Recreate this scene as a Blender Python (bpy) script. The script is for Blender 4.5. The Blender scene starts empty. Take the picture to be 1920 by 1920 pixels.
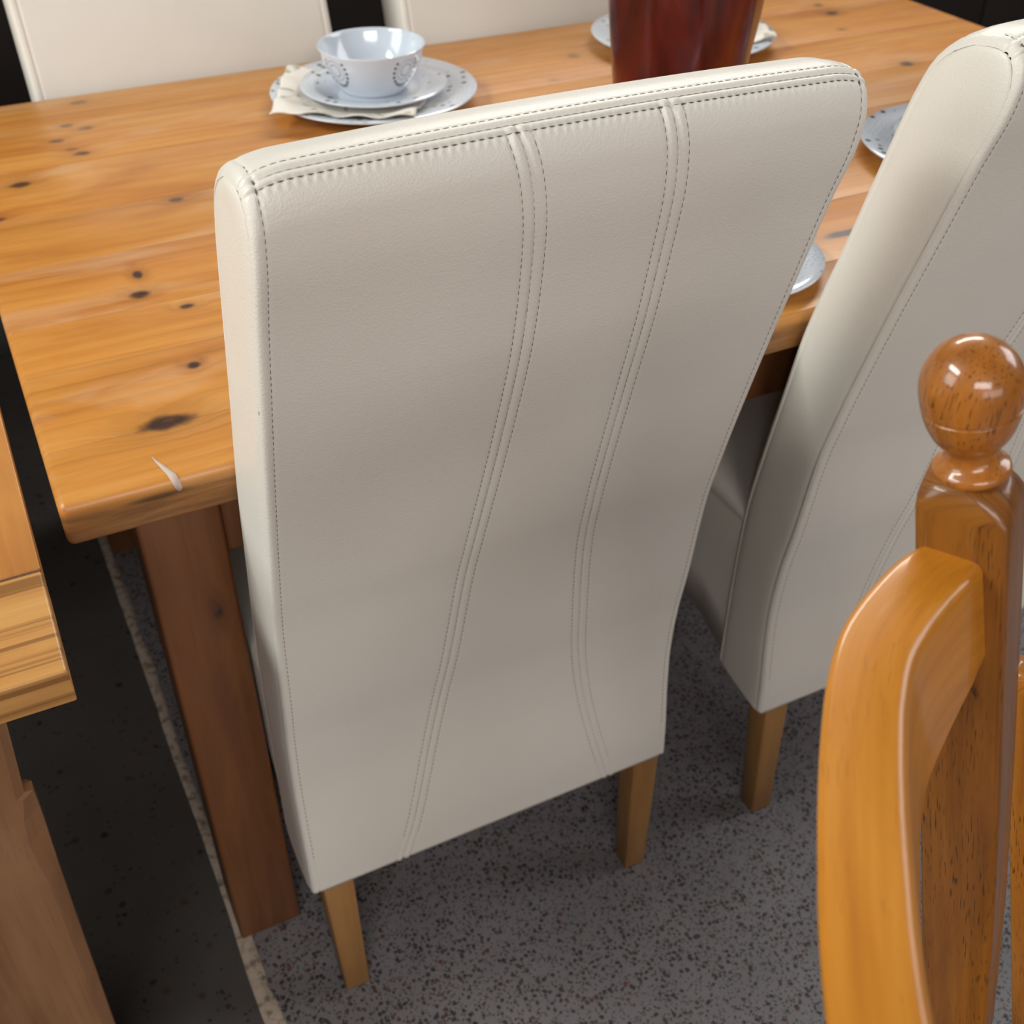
import bpy, bmesh, math, random
import numpy as np
from mathutils import Vector, Matrix

random.seed(4)
C = bpy.context.scene.collection
SC = bpy.context.scene

# ------------------------------------------------------------------ camera, world, lights, exposure
def setup_camera():
    yaw, pitch, roll = 0.4574, 0.6713, 0.0025
    fwd = Vector((math.sin(yaw)*math.cos(pitch), math.cos(yaw)*math.cos(pitch), -math.sin(pitch)))
    r = Vector((math.cos(yaw), -math.sin(yaw), 0)); u = r.cross(fwd)
    r2 = r*math.cos(roll)+u*math.sin(roll); u2 = u*math.cos(roll)-r*math.sin(roll)
    cam = bpy.data.cameras.new('camera'); ob = bpy.data.objects.new('camera', cam); C.objects.link(ob)
    M = Matrix(((r2.x, u2.x, -fwd.x, 0), (r2.y, u2.y, -fwd.y, 0), (r2.z, u2.z, -fwd.z, 1.35), (0, 0, 0, 1)))
    ob.matrix_world = M
    cam.sensor_width = 36; cam.sensor_fit = 'HORIZONTAL'; cam.lens = 36*2170/1920
    cam.clip_start = 0.02; cam.clip_end = 60
    cam.dof.use_dof = True; cam.dof.focus_distance = 0.84; cam.dof.aperture_fstop = 9.5
    SC.camera = ob
setup_camera()
SC.view_settings.view_transform = 'Standard'
SC.view_settings.look = 'None'
SC.view_settings.gamma = 1
SC.view_settings.use_curve_mapping = False
SC.view_settings.exposure = 0.0

w = bpy.data.worlds.new('world'); SC.world = w; w.use_nodes = True
w.node_tree.nodes['Background'].inputs[0].default_value = (0.93, 0.97, 1.0, 1)
w.node_tree.nodes['Background'].inputs[1].default_value = 0.03

def area(name, loc, target, sx, sy, power, col=(1, 1, 1)):
    l = bpy.data.lights.new(name, 'AREA'); l.shape = 'RECTANGLE'; l.size = sx; l.size_y = sy
    l.energy = power; l.color = col
    o = bpy.data.objects.new(name, l); C.objects.link(o); o.location = loc
    d = Vector(target)-Vector(loc)
    o.rotation_euler = d.to_track_quat('-Z', 'Y').to_euler()
    return o
# ceiling tubes of the shop, daylight of its left window, then added fills
area('ceiling_tube', (2.3, 3.3, 3.0), (0.7, 1.2, 0.7), 2.4, 0.5, 82, (1.0, 0.95, 0.88))
area('ceiling_tube', (-2.2, 1.3, 3.1), (0.4, 0.9, 0.8), 1.8, 0.5, 84, (0.96, 1.0, 0.97))
area('window_daylight', (-3.4, 1.2, 2.2), (0.3, 0.9, 0.8), 1.8, 1.4, 46, (0.94, 1.0, 0.98))
area('front_fill', (0.4, -3.6, 1.7), (0.5, 0.8, 0.85), 3.2, 0.9, 30, (1.0, 0.96, 0.94))  # added fill behind the camera, brightens the chair backs
area('front_fill', (-0.9, -2.7, 2.75), (0.55, 0.7, 0.85), 2.4, 0.8, 76, (1.0, 0.96, 0.94))  # added high fill, lifts the chair backs and their left sides
area('right_fill', (3.6, 0.4, 2.4), (0.6, 0.8, 0.7), 1.6, 1.2, 34, (0.98, 0.98, 1.0))  # added fill from the right, no known source there

# ------------------------------------------------------------------ node helpers
class NT:
    def __init__(s, name):
        s.m = bpy.data.materials.new(name); s.m.use_nodes = True
        s.t = s.m.node_tree; s.b = s.t.nodes['Principled BSDF']
    def n(s, typ, **kw):
        nd = s.t.nodes.new(typ)
        for k, v in kw.items(): setattr(nd, k, v)
        return nd
    def l(s, a, b): s.t.links.new(a, b)
    def put(s, sock, v):
        if hasattr(v, 'is_linked') or isinstance(v, bpy.types.NodeSocket): s.l(v, sock)
        else: sock.default_value = v
    def math(s, op, a, b=0.0, c=None, clamp=False):
        nd = s.n('ShaderNodeMath', operation=op, use_clamp=clamp)
        s.put(nd.inputs[0], a); s.put(nd.inputs[1], b)
        if c is not None: s.put(nd.inputs[2], c)
        return nd.outputs[0]
    def vmath(s, op, a, b):
        nd = s.n('ShaderNodeVectorMath', operation=op)
        s.put(nd.inputs[0], a); s.put(nd.inputs[1], b)
        return nd.outputs['Value'] if op in ('LENGTH', 'DOT_PRODUCT', 'DISTANCE') else nd.outputs[0]
    def noise(s, vec, scale, detail=2.0, rough=0.5, dist=0.0):
        nd = s.n('ShaderNodeTexNoise'); s.put(nd.inputs['Vector'], vec)
        nd.inputs['Scale'].default_value = scale; nd.inputs['Detail'].default_value = detail
        nd.inputs['Roughness'].default_value = rough; nd.inputs['Distortion'].default_value = dist
        return nd.outputs['Fac']
    def voro(s, vec, scale, feature='F1', rnd=1.0, dim='3D'):
        nd = s.n('ShaderNodeTexVoronoi', feature=feature, voronoi_dimensions=dim); s.put(nd.inputs['Vector'], vec)
        nd.inputs['Scale'].default_value = scale; nd.inputs['Randomness'].default_value = rnd
        return nd
    def ss(s, v, a, b, x=0.0, y=1.0):
        nd = s.n('ShaderNodeMapRange', interpolation_type='SMOOTHSTEP'); s.put(nd.inputs[0], v)
        nd.inputs[1].default_value = a; nd.inputs[2].default_value = b
        nd.inputs[3].default_value = x; nd.inputs[4].default_value = y
        return nd.outputs[0]
    def ramp(s, v, stops):
        nd = s.n('ShaderNodeValToRGB'); s.put(nd.inputs[0], v)
        e = nd.color_ramp.elements
        while len(e) < len(stops): e.new(0.5)
        for i, (p, c) in enumerate(stops): e[i].position = p; e[i].color = (*c, 1)
        return nd.outputs[0]
    def mix(s, f, a, b, mode='MIX'):
        nd = s.n('ShaderNodeMix', data_type='RGBA', blend_type=mode)
        s.put(nd.inputs[0], f)
        s.put(nd.inputs[6], a if not isinstance(a, tuple) else (*a, 1))
        s.put(nd.inputs[7], b if not isinstance(b, tuple) else (*b, 1))
        return nd.outputs[2]
    def coord(s, which='Object'): return s.n('ShaderNodeTexCoord').outputs[which]
    def scale(s, vec, sc): return s.vmath('MULTIPLY', vec, sc)
    def color(s, v): s.put(s.b.inputs['Base Color'], v if not isinstance(v, tuple) else (*v, 1))
    def rough(s, v): s.put(s.b.inputs['Roughness'], v)
    def bump(s, h, strength, dist=0.001):
        nd = s.n('ShaderNodeBump'); nd.inputs['Strength'].default_value = strength
        nd.inputs['Distance'].default_value = dist; s.put(nd.inputs['Height'], h)
        s.l(nd.outputs[0], s.b.inputs['Normal'])

def lin(r, g, b):
    f = lambda c: c/12.92 if c <= 0.04045 else ((c+0.055)/1.055)**2.4
    return (f(r/255), f(g/255), f(b/255))

def plain(name, col, rough=0.5, coat=0.0):
    s = NT(name); s.color(col); s.rough(rough)
    s.b.inputs['Coat Weight'].default_value = coat
    return s.m

def pine(name, light, mid, deep, axis='X', knots=(), seed=0.0, gloss=0.38, rings=1.0, which='Object', line=0.5, plane='XY', worn=False, edge=None):
    """Softwood: grain along one axis, listed knots at (a, b, ra, rb, strength) in the object's own plane."""
    s = NT(name)
    co = s.coord(which)
    if axis == 'Y':
        mp = s.n('ShaderNodeMapping'); s.l(co, mp.inputs[0]); mp.inputs['Rotation'].default_value = (0, 0, math.pi/2); co = mp.outputs[0]
    if axis == 'Z':
        mp = s.n('ShaderNodeMapping'); s.l(co, mp.inputs[0]); mp.inputs['Rotation'].default_value = (0, math.pi/2, 0); co = mp.outputs[0]
    co = s.vmath('ADD', co, (seed*1.7, seed*0.37, seed*0.91))
    field = None; knot = None; halo = None
    raw = s.coord(which)
    wob = s.noise(raw, 55, 2)
    for (kx, ky, ra, rb, st) in knots:
        d = s.vmath('SUBTRACT', raw, (kx, ky, 0) if plane == 'XY' else (kx, 0, ky))
        d = s.vmath('MULTIPLY', d, (1/ra, 1/rb, 0) if plane == 'XY' else (1/ra, 0, 1/rb))
        L = s.vmath('LENGTH', d, (0, 0, 0))
        L = s.math('ADD', L, s.math('MULTIPLY', s.math('SUBTRACT', wob, 0.5), 0.7))
        k = s.ss(L, 0.40, 1.15, st, 0.0)
        h = s.ss(L, 0.6, 3.2, st, 0.0)
        knot = k if knot is None else s.math('MAXIMUM', knot, k)
        halo = h if halo is None else s.math('MAXIMUM', halo, h)
    base = co
    if halo is not None:
        cb = s.n('ShaderNodeCombineXYZ'); s.put(cb.inputs[1], s.math('MULTIPLY', halo, 0.018))
        base = s.vmath('ADD', co, cb.outputs[0])
    streak = s.noise(s.scale(base, (1.6, 24, 24)), 2.0, 4, 0.55, 0.4)
    broad = s.noise(s.scale(base, (2.2, 8, 8)), 1.4, 4, 0.6, 0.8)
    fine = s.noise(s.scale(base, (9, 420, 420)), 1.0, 2, 0.6)
    wv = s.n('ShaderNodeTexWave', wave_type='BANDS', bands_direction='Y', wave_profile='SAW')
    s.l(s.scale(base, (0.12, 1, 1.6)), wv.inputs[0])
    wv.inputs['Scale'].default_value = 14*rings; wv.inputs['Distortion'].default_value = 7.0
    wv.inputs['Detail'].default_value = 3; wv.inputs['Detail Scale'].default_value = 0.6
    f = s.math('ADD', s.math('MULTIPLY', streak, 0.5), s.math('MULTIPLY', broad, 0.75))
    f = s.math('SUBTRACT', f, 0.12)
    col = s.ramp(f, [(0.30, light), (0.5, mid), (0.72, deep)])
    fade = s.ss(s.noise(s.scale(base, (1.5, 9, 9)), 1.0, 2), 0.38, 0.66)
    g = s.math('MULTIPLY', s.math('MULTIPLY', s.ss(wv.outputs['Fac'], 0.5, 1.0), line), fade if rings < 1.4 else 1.0)
    col = s.mix(g, col, tuple(c*0.60 for c in deep))
    if rings > 1.4:
        gl = s.noise(s.scale(base, (0.5, 120, 120)), 1.0, 2, 0.45, 0.15)
        g = s.math('MULTIPLY', s.ss(gl, 0.49, 0.62), line)
        col = s.mix(g, s.ramp(f, [(0.30, light), (0.5, mid), (0.72, deep)]), tuple(c*0.55 for c in deep))
    g2 = s.math('MULTIPLY', s.ss(fine, 0.5, 0.75), 0.18)
    col = s.mix(g2, col, tuple(c*0.55 for c in deep))
    if worn:
        wn = s.noise(s.scale(s.vmath('ADD', co, (3.1, 1.7, 0.0)), (3.0, 11, 11)), 1.3, 4, 0.6, 0.5)
        col = s.mix(s.ss(wn, 0.50, 0.72, 0.0, 0.55), col, (0.60, 0.335, 0.165))
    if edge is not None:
        # edge faces darkened in colour as painted shade, plus a dark knot streak
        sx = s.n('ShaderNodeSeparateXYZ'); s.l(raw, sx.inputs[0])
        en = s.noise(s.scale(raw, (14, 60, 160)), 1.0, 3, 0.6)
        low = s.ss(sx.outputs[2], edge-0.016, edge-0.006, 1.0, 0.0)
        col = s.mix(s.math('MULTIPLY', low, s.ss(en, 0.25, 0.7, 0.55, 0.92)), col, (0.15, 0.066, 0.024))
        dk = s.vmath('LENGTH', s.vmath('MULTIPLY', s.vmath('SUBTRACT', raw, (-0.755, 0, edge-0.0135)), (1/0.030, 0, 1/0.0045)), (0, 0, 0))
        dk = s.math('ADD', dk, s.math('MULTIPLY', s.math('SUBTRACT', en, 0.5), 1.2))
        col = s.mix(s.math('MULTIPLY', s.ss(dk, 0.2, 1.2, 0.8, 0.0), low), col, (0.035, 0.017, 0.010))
    if knot is not None:
        col = s.mix(s.math('MULTIPLY', halo, 0.32), col, tuple(c*0.5 for c in deep))
        heart = s.mix(s.ss(wob, 0.5, 0.72), (0.030, 0.014, 0.012), (0.115, 0.042, 0.024))
        col = s.mix(s.math('MULTIPLY', knot, 0.95), col, heart)
    s.color(col)
    s.rough(s.math('ADD', s.math('MULTIPLY', streak, 0.16), gloss-0.06))
    s.b.inputs['Coat Weight'].default_value = 0.12; s.b.inputs['Coat Roughness'].default_value = 0.3
    s.bump(s.math('ADD', fine, s.math('MULTIPLY', wv.outputs['Fac'], 0.5)), 0.18, 0.0006)
    return s.m

def oak(name, light, mid, deep, which='UV', vec=(1, 1, 1), dark=1.0, coat=0.4):
    """Lacquered open-pored hardwood; grain runs along the first texture axis."""
    s = NT(name); co = s.scale(s.coord(which), vec)
    broad = s.noise(s.scale(co, (2.2, 22, 22)), 2.0, 4, 0.55, 0.6)
    lines = s.noise(s.scale(co, (4, 150, 150)), 1.0, 3, 0.6, 0.2)
    pores = s.noise(s.scale(co, (60, 900, 900)), 1.0, 1, 0.4)
    patch = s.noise(s.scale(co, (8, 30, 30)), 1.0, 2)
    f = s.math('ADD', s.math('MULTIPLY', broad, 0.65), s.math('MULTIPLY', lines, 0.35))
    col = s.ramp(f, [(0.32, light), (0.5, mid), (0.72, deep)])
    p = s.math('MULTIPLY', s.ss(pores, 0.60, 0.68), s.ss(patch, 0.40, 0.58, 0.15, 1.0))
    col = s.mix(s.math('MULTIPLY', p, 0.85*dark), col, (0.035, 0.016, 0.006))
    s.color(col); s.rough(0.42); s.b.inputs['Specular IOR Level'].default_value = 0.3
    s.b.inputs['Coat Weight'].default_value = coat; s.b.inputs['Coat Roughness'].default_value = 0.10
    s.bump(pores, 0.06, 0.0004)
    return s.m

def leather():
    s = NT('cream_leather'); co = s.coord('Object')
    v = s.voro(co, 520).outputs['Distance']
    n1 = s.noise(co, 900, 2); n2 = s.noise(s.scale(co, (7, 7, 3)), 1.6, 4, 0.55, 0.8)
    n3 = s.noise(s.scale(co, (40, 40, 180)), 1.0, 3, 0.6, 1.0)
    tone = s.noise(co, 4, 3)
    col = s.ramp(tone, [(0.3, (0.725, 0.672, 0.592)), (0.7, (0.765, 0.722, 0.648))])
    spot = s.voro(s.vmath('ADD', co, (0.013, 0.0, 0.021)), 9.0).outputs['Distance']
    col = s.mix(s.ss(spot, 0.010, 0.022, 0.45, 0.0), col, (0.34, 0.27, 0.17))
    s.color(col)
    s.rough(s.math('ADD', 0.36, s.math('MULTIPLY', n2, 0.12)))
    s.b.inputs['Specular IOR Level'].default_value = 0.45
    h = s.math('ADD', s.math('MULTIPLY', v, 0.5), s.math('MULTIPLY', n1, 0.35))
    h = s.math('ADD', h, s.math('MULTIPLY', n2, 2.6))
    h = s.math('ADD', h, s.math('MULTIPLY', n3, 0.30))
    s.bump(h, 0.30, 0.0011)
    return s.m

def terrazzo(name, base, chip, dens, scale):
    s = NT(name); co = s.coord('Object')
    wob = s.n('ShaderNodeTexNoise'); s.l(co, wob.inputs[0]); wob.inputs['Scale'].default_value = 90
    cw = s.vmath('ADD', co, s.scale(s.vmath('SUBTRACT', wob.outputs['Color'], (0.5, 0.5, 0.5)), (0.006, 0.006, 0)))
    cw = s.scale(cw, (1, 1, 0))
    big = s.voro(cw, scale); sm = s.voro(cw, scale*2.1)
    sep = s.n('ShaderNodeSeparateColor'); s.l(big.outputs['Color'], sep.inputs[0])
    sep2 = s.n('ShaderNodeSeparateColor'); s.l(sm.outputs['Color'], sep2.inputs[0])
    m1 = s.math('MULTIPLY', s.ss(big.outputs['Distance'], 0.34, 0.46, 1, 0), s.math('LESS_THAN', sep.outputs[0], dens))
    m2 = s.math('MULTIPLY', s.ss(sm.outputs['Distance'], 0.36, 0.46, 1, 0), s.math('LESS_THAN', sep2.outputs[0], dens*0.9))
    tone = s.noise(co, 5, 4, 0.6); gr = s.noise(co, 260, 3, 0.7)
    col = s.mix(s.ss(tone, 0.3, 0.7), tuple(c*0.78 for c in base), base)
    col = s.mix(s.math('MULTIPLY', s.ss(gr, 0.35, 0.75), 0.4), col, tuple(c*0.55 for c in base))
    cc = s.ramp(sep.outputs[1], [(0.0, chip), (0.62, tuple(c*1.7 for c in chip)), (0.86, (0.09, 0.055, 0.04)), (0.97, (0.13, 0.05, 0.045))])
    cc2 = s.ramp(sep2.outputs[1], [(0.0, chip), (0.7, tuple(c*1.9 for c in chip)), (1.0, (0.085, 0.06, 0.045))])
    col = s.mix(m2, col, cc2); col = s.mix(m1, col, cc)
    s.color(col); s.rough(0.55)
    s.bump(gr, 0.1, 0.0006)
    return s.m

# ------------------------------------------------------------------ mesh helpers
def link_mesh(name, me, mat=None, parent=None, smooth=True, loc=None):
    o = bpy.data.objects.new(name, me); C.objects.link(o)
    if mat and not me.materials: me.materials.append(mat)
    if smooth:
        me.polygons.foreach_set('use_smooth', [True]*len(me.polygons))
    if parent: o.parent = parent
    if loc: o.location = loc
    return o

def from_grid(P, closed_u=False, closed_v=False):
    """P: (nu, nv, 3) array -> verts, faces"""
    nu, nv = P.shape[:2]
    idx = np.arange(nu*nv).reshape(nu, nv)
    a = idx if closed_u else idx[:-1]
    b = np.roll(idx, -1, 0) if closed_u else idx[1:]
    if closed_v: f = np.stack([a, b, np.roll(b, -1, 1), np.roll(a, -1, 1)], -1).reshape(-1, 4)
    else: f = np.stack([a[:, :-1], b[:, :-1], b[:, 1:], a[:, 1:]], -1).reshape(-1, 4)
    return P.reshape(-1, 3), f

def pydata(name, parts):
    V = []; F = []; off = 0
    for v, f in parts:
        V.append(np.asarray(v, float)); F += [tuple(int(i)+off for i in q) for q in f]; off += len(v)
    me = bpy.data.meshes.new(name); me.from_pydata(np.concatenate(V).tolist(), [], F); me.update()
    return me

def fix(me, merge=0.0):
    bm = bmesh.new(); bm.from_mesh(me)
    if merge: bmesh.ops.remove_doubles(bm, verts=bm.verts, dist=merge)
    bmesh.ops.recalc_face_normals(bm, faces=bm.faces)
    bm.to_mesh(me); bm.free(); return me

def loft_mesh(name, rings, sharp=None):
    """closed rings lofted, flat end caps, UV = metres (along, around)"""
    R = np.array(rings, float); nu, nv = R.shape[:2]
    v, f = from_grid(R, closed_v=True)
    me = bpy.data.meshes.new(name)
    F = [tuple(map(int, q)) for q in f]
    F.append(tuple(range(nv))[::-1]); F.append(tuple((nu-1)*nv+i for i in range(nv)))
    me.from_pydata(v.tolist(), [], F); me.update()
    cen = R.mean(1); u = np.r_[0, np.cumsum(np.linalg.norm(np.diff(cen, axis=0), axis=1))]
    per = np.zeros((nu, nv+1))
    per[:, 1:] = np.cumsum(np.linalg.norm(np.roll(R, -1, 1)-R, axis=2), axis=1)
    uv = me.uv_layers.new(name='UVMap')
    for p in me.polygons:
        big = len(p.vertices) > 4
        for li in p.loop_indices:
            vi = me.loops[li].vertex_index; i, j = divmod(vi, nv)
            if big:
                d = R[i, j]-cen[i]; uv.data[li].uv = (d[0]*0.2+u[i], d[1]+d[2])
            else:
                js = [me.loops[k].vertex_index % nv for k in p.loop_indices]
                jj = nv if (j == 0 and max(js) == nv-1) else j
                uv.data[li].uv = (u[i], per[i, jj])
    return fix(me)

def rect_ring(w, d, r, n=3):
    """rounded rectangle outline, list of (a, b)"""
    pts = []
    r = min(r, w/2*0.98, d/2*0.98)
    for cx, cy, a0 in ((w/2-r, d/2-r, 0), (-w/2+r, d/2-r, 90), (-w/2+r, -d/2+r, 180), (w/2-r, -d/2+r, 270)):
        for k in range(n+1):
            a = math.radians(a0+90*k/n); pts.append((cx+r*math.cos(a), cy+r*math.sin(a)))
    return pts

def bar_mesh(name, p0, p1, w0, d0, w1=None, d1=None, r=0.003, side=None, endr=0.003):
    """tapered bar from p0 to p1; w along `side`, d across"""
    p0 = Vector(p0); p1 = Vector(p1); w1 = w1 or w0; d1 = d1 or d0
    z = (p1-p0).normalized(); x = Vector(side) if side else Vector((1, 0, 0))
    x = (x-z*x.dot(z)).normalized(); y = z.cross(x); L = (p1-p0).length
    rings = []
    for t, ins in ((0, endr), (endr*0.35, endr*0.3), (endr, 0), (L/2, 0), (L-endr, 0), (L-endr*0.35, endr*0.3), (L, endr)):
        f = t/L; ww = w0+(w1-w0)*f-2*ins; dd = d0+(d1-d0)*f-2*ins
        rings.append([tuple(p0+z*t+x*a+y*b) for a, b in rect_ring(ww, dd, max(r-ins*0.5, 0.0006))])
    return loft_mesh(name, rings)

def box_mesh(name, x0, x1, y0, y1, z0, z1, r=0.004, along='x'):
    if along == 'x': return bar_mesh(name, (x0, (y0+y1)/2, (z0+z1)/2), (x1, (y0+y1)/2, (z0+z1)/2), y1-y0, z1-z0, r=r, side=(0, 1, 0), endr=r)
    if along == 'y': return bar_mesh(name, ((x0+x1)/2, y0, (z0+z1)/2), ((x0+x1)/2, y1, (z0+z1)/2), x1-x0, z1-z0, r=r, side=(1, 0, 0), endr=r)
    return bar_mesh(name, ((x0+x1)/2, (y0+y1)/2, z0), ((x0+x1)/2, (y0+y1)/2, z1), x1-x0, y1-y0, r=r, side=(1, 0, 0), endr=r)

def lathe_mesh(name, prof, seg=48, origin=(0, 0, 0), axis=(0, 0, 1), disp=None):
    ax = Vector(axis).normalized(); q = Vector((0, 0, 1)).rotation_difference(ax); o = Vector(origin)
    P = np.zeros((len(prof), seg, 3))
    for i, (r, z) in enumerate(prof):
        for j in range(seg):
            a = 2*math.pi*j/seg; rr = r+(disp(a, z) if disp else 0)
            v = o+q@Vector((rr*math.cos(a), rr*math.sin(a), z)); P[i, j] = v
    rings = P.tolist()
    return loft_mesh(name, rings)

def empty(name, label, cat, loc=(0, 0, 0), rz=0.0, group=None, scale=1.0):
    o = bpy.data.objects.new(name, None); C.objects.link(o); o.location = loc; o.rotation_euler = (0, 0, rz)
    o.scale = (scale, scale, scale); o.empty_display_size = 0.05
    return tag(o, label, cat, group)
def tag(o, label, cat, group=None):
    o['label'] = label; o['category'] = cat
    if group: o['group'] = group
    return o
def copy_thing(root, loc, rz, label, group=None, scale=1.0):
    def rec(o, par):
        c = o.copy(); C.objects.link(c); c.parent = par
        for ch in list(o.children): rec(ch, c)
        return c
    c = rec(root, None); c.location = loc; c.rotation_euler = (0, 0, rz); c.scale = (scale,)*3
    c['label'] = label
    if group: c['group'] = group
    return c

# ------------------------------------------------------------------ materials
M_leather = leather()
M_thread = plain('olive_thread', (0.115, 0.100, 0.075), 0.8)
M_beech = pine('stained_beech', (0.40, 0.205, 0.065), (0.34, 0.165, 0.048), (0.25, 0.115, 0.032), axis='Z', seed=3, line=0.15)
M_china = None
DARK = plain('dark_stained_wood', (0.014, 0.008, 0.006), 0.55)
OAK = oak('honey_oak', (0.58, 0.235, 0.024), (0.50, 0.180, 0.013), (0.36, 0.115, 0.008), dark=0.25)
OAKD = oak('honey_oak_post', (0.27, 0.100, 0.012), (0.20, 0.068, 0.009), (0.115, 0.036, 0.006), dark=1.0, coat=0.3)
TL, TM, TD = (0.62, 0.295, 0.075), (0.55, 0.225, 0.042), (0.41, 0.140, 0.022)

# ------------------------------------------------------------------ setting
def struct(o): o['kind'] = 'structure'; return o
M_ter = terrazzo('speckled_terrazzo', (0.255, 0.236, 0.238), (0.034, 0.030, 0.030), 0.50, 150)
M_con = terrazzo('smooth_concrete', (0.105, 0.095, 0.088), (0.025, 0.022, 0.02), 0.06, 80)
def seam_x(y): return 0.052+0.010*(y-0.95)*-0.9
def floor_slab(name, xs0, xs1, mat):
    n = 24; ys = np.linspace(-2.5, 5.5, n); top = []; 
    V = []; F = []
    for y in ys:
        a = xs0 if xs0 is not None else seam_x(y); b = xs1 if xs1 is not None else seam_x(y)
        V += [(a, y, 0), (b, y, 0), (a, y, -0.1), (b, y, -0.1)]
    for i in range(n-1):
        k = 4*i
        F += [(k, k+1, k+5, k+4), (k+2, k+6, k+7, k+3), (k, k+4, k+6, k+2), (k+1, k+3, k+7, k+5)]
    F += [(0, 2, 3, 1), (4*n-4, 4*n-3, 4*n-1, 4*n-2)]
    me = bpy.data.meshes.new(name); me.from_pydata(V, [], F); fix(me)
    return struct(link_mesh(name, me, mat, smooth=False))
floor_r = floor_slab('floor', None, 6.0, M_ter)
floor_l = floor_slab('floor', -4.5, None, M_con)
def mortar():
    s = NT('pale_mortar'); co = s.coord('Object'); n = s.noise(co, 70, 4, 0.65)
    s.color(s.ramp(n, [(0.35, (0.20, 0.155, 0.115)), (0.5, (0.50, 0.405, 0.31)), (0.7, (0.60, 0.50, 0.40))])); s.rough(0.9)
    s.bump(n, 0.6, 0.002); return s.m
rng = np.random.RandomState(5)
def joint():
    n = 160; ys = np.linspace(-0.6, 3.2, n); rows = []
    wl = np.convolve(rng.rand(n+8), np.ones(5)/5, 'valid')[:n]; wr = np.convolve(rng.rand(n+8), np.ones(4)/4, 'valid')[:n]
    for y, a, b in zip(ys, wl, wr):
        c = seam_x(y); wdt = 0.010+0.012*min(1, max(0, (1.0-y)/0.25))
        x0 = c-0.003-0.006*a; x1 = c+wdt*(0.35+1.1*b)
        rows.append([(x0, y, 0.0002), (x0+0.002, y, 0.0016), ((x0+x1)/2, y, 0.0022), (x1-0.002, y, 0.0016), (x1, y, 0.0002)])
    v, f = from_grid(np.array(rows))
    me = pydata('trim_1', [(v, f)]); fix(me)
    o = struct(link_mesh('trim_1', me, mortar()))
joint()
def wall(name, x0, x1, y0, y1, h=3.4, col=(0.30, 0.29, 0.27)):
    me = box_mesh(name, x0, x1, y0, y1, 0, h, 0.002, 'x' if x1-x0 > y1-y0 else 'y')
    struct(link_mesh(name, me, plain(name+'_paint', col, 0.8), smooth=False))
wall('wall_back', -4.5, 6.0, 5.4, 5.5)

# ------------------------------------------------------------------ pine dining table
TZ = 0.76; T0, T1, TY0, TY1 = -0.006, 1.668, 0.833, 1.857; TB = 0.718
tc = Vector(((T0+T1)/2, (TY0+TY1)/2, 0))
table = empty('dining_table', 'long knotty orange pine dining table with thick top and laid plates', 'table', tc)
KN = [(.142, 1.225, .006, .012, 1), (.134, 1.177, .014, .010, 1), (.173, 1.130, .009, .006, 1), (.150, 1.009, .008, .007, 1),
      (.104, .921, .027, .014, 1), (.227, 1.407, .011, .008, .8), (.062, 1.540, .016, .010, .9), (.149, 1.613, .015, .009, .9), (.140, 1.634, .010, .008, .5),
      (.171, 1.707, .012, .009, .7), (.149, 1.727, .011, .009, .65), (.126, 1.673, .012, .009, .7), (.181, 1.818, .014, .009, .6),
      (.020, 1.441, .014, .008, .8), (.914, .969, .040, .009, 1), (1.405, 1.427, .015, .012, .9), (1.478, 1.707, .014, .012, 1), (1.488, 1.760, .011, .009, .7),
      (1.431, 1.621, .008, .005, .7), (.943, 1.693, .012, .014, .5), (.86, 1.602, .012, .008, .4), (1.10, 1.32, .012, .009, .8), (.40, 1.48, .006, .004, .5), (.875, 1.03, .006, .005, .5)]
yb = [TY0, .9175, 1.052, 1.150, 1.292, 1.424, 1.585, 1.742, TY1]
def plank_mesh(name, x0, x1, y0, y1, z0, z1, rf, rb, rend=0.010):
    """board with its own edge rounding front / back and softened ends"""
    def ring(x, ins):
        pts = []
        a0, a1, b0, b1 = y0+min(ins, (0.5 if rf < 0.003 else 1)*ins)*(1 if rf > 0.003 else 0.0), y1-ins*(1 if rb > 0.003 else 0.0), z0+ins*0.5, z1-ins
        for (cy, cz, a, r) in ((a1, b1, 0, rb), (a0, b1, 90, rf), (a0, b0, 180, rf*0.6), (a1, b0, 270, rb*0.6)):
            sy = -1 if a in (0, 270) else 1; sz = -1 if a in (0, 90) else 1
            for k in range(5):
                t = math.radians(a+90*k/4); pts.append((x, cy+sy*r+r*math.cos(t), cz+sz*r+r*math.sin(t)))
        return pts
    rings = []
    for k in range(5):
        t = math.pi/2*k/4; rings.append(ring(x0+rend*(1-math.sin(t)), rend*(1-math.cos(t))) if False else ring(x0+rend*(1-math.cos(math.pi/2-t+0)) if False else x0+rend*(1-math.cos(t)), rend*(1-math.sin(t))))
    rings += [ring(x0+(x1-x0)*f, 0) for f in (0.25, 0.5, 0.75)]
    for k in range(4, -1, -1):
        t = math.pi/2*k/4; rings.append(ring(x1-rend*(1-math.cos(t)), rend*(1-math.sin(t))))
    return loft_mesh(name, rings)
pl_tint = [(1.0, 1.0, 1.0), (1.0, 0.97, 0.9), (1.03, 0.99, 0.92), (1.0, 0.93, 0.8), (0.99, 0.98, 0.92), (1.02, 1.0, 0.98), (1.0, 0.97, 0.9), (1.0, 1.0, 1.0)]
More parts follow.
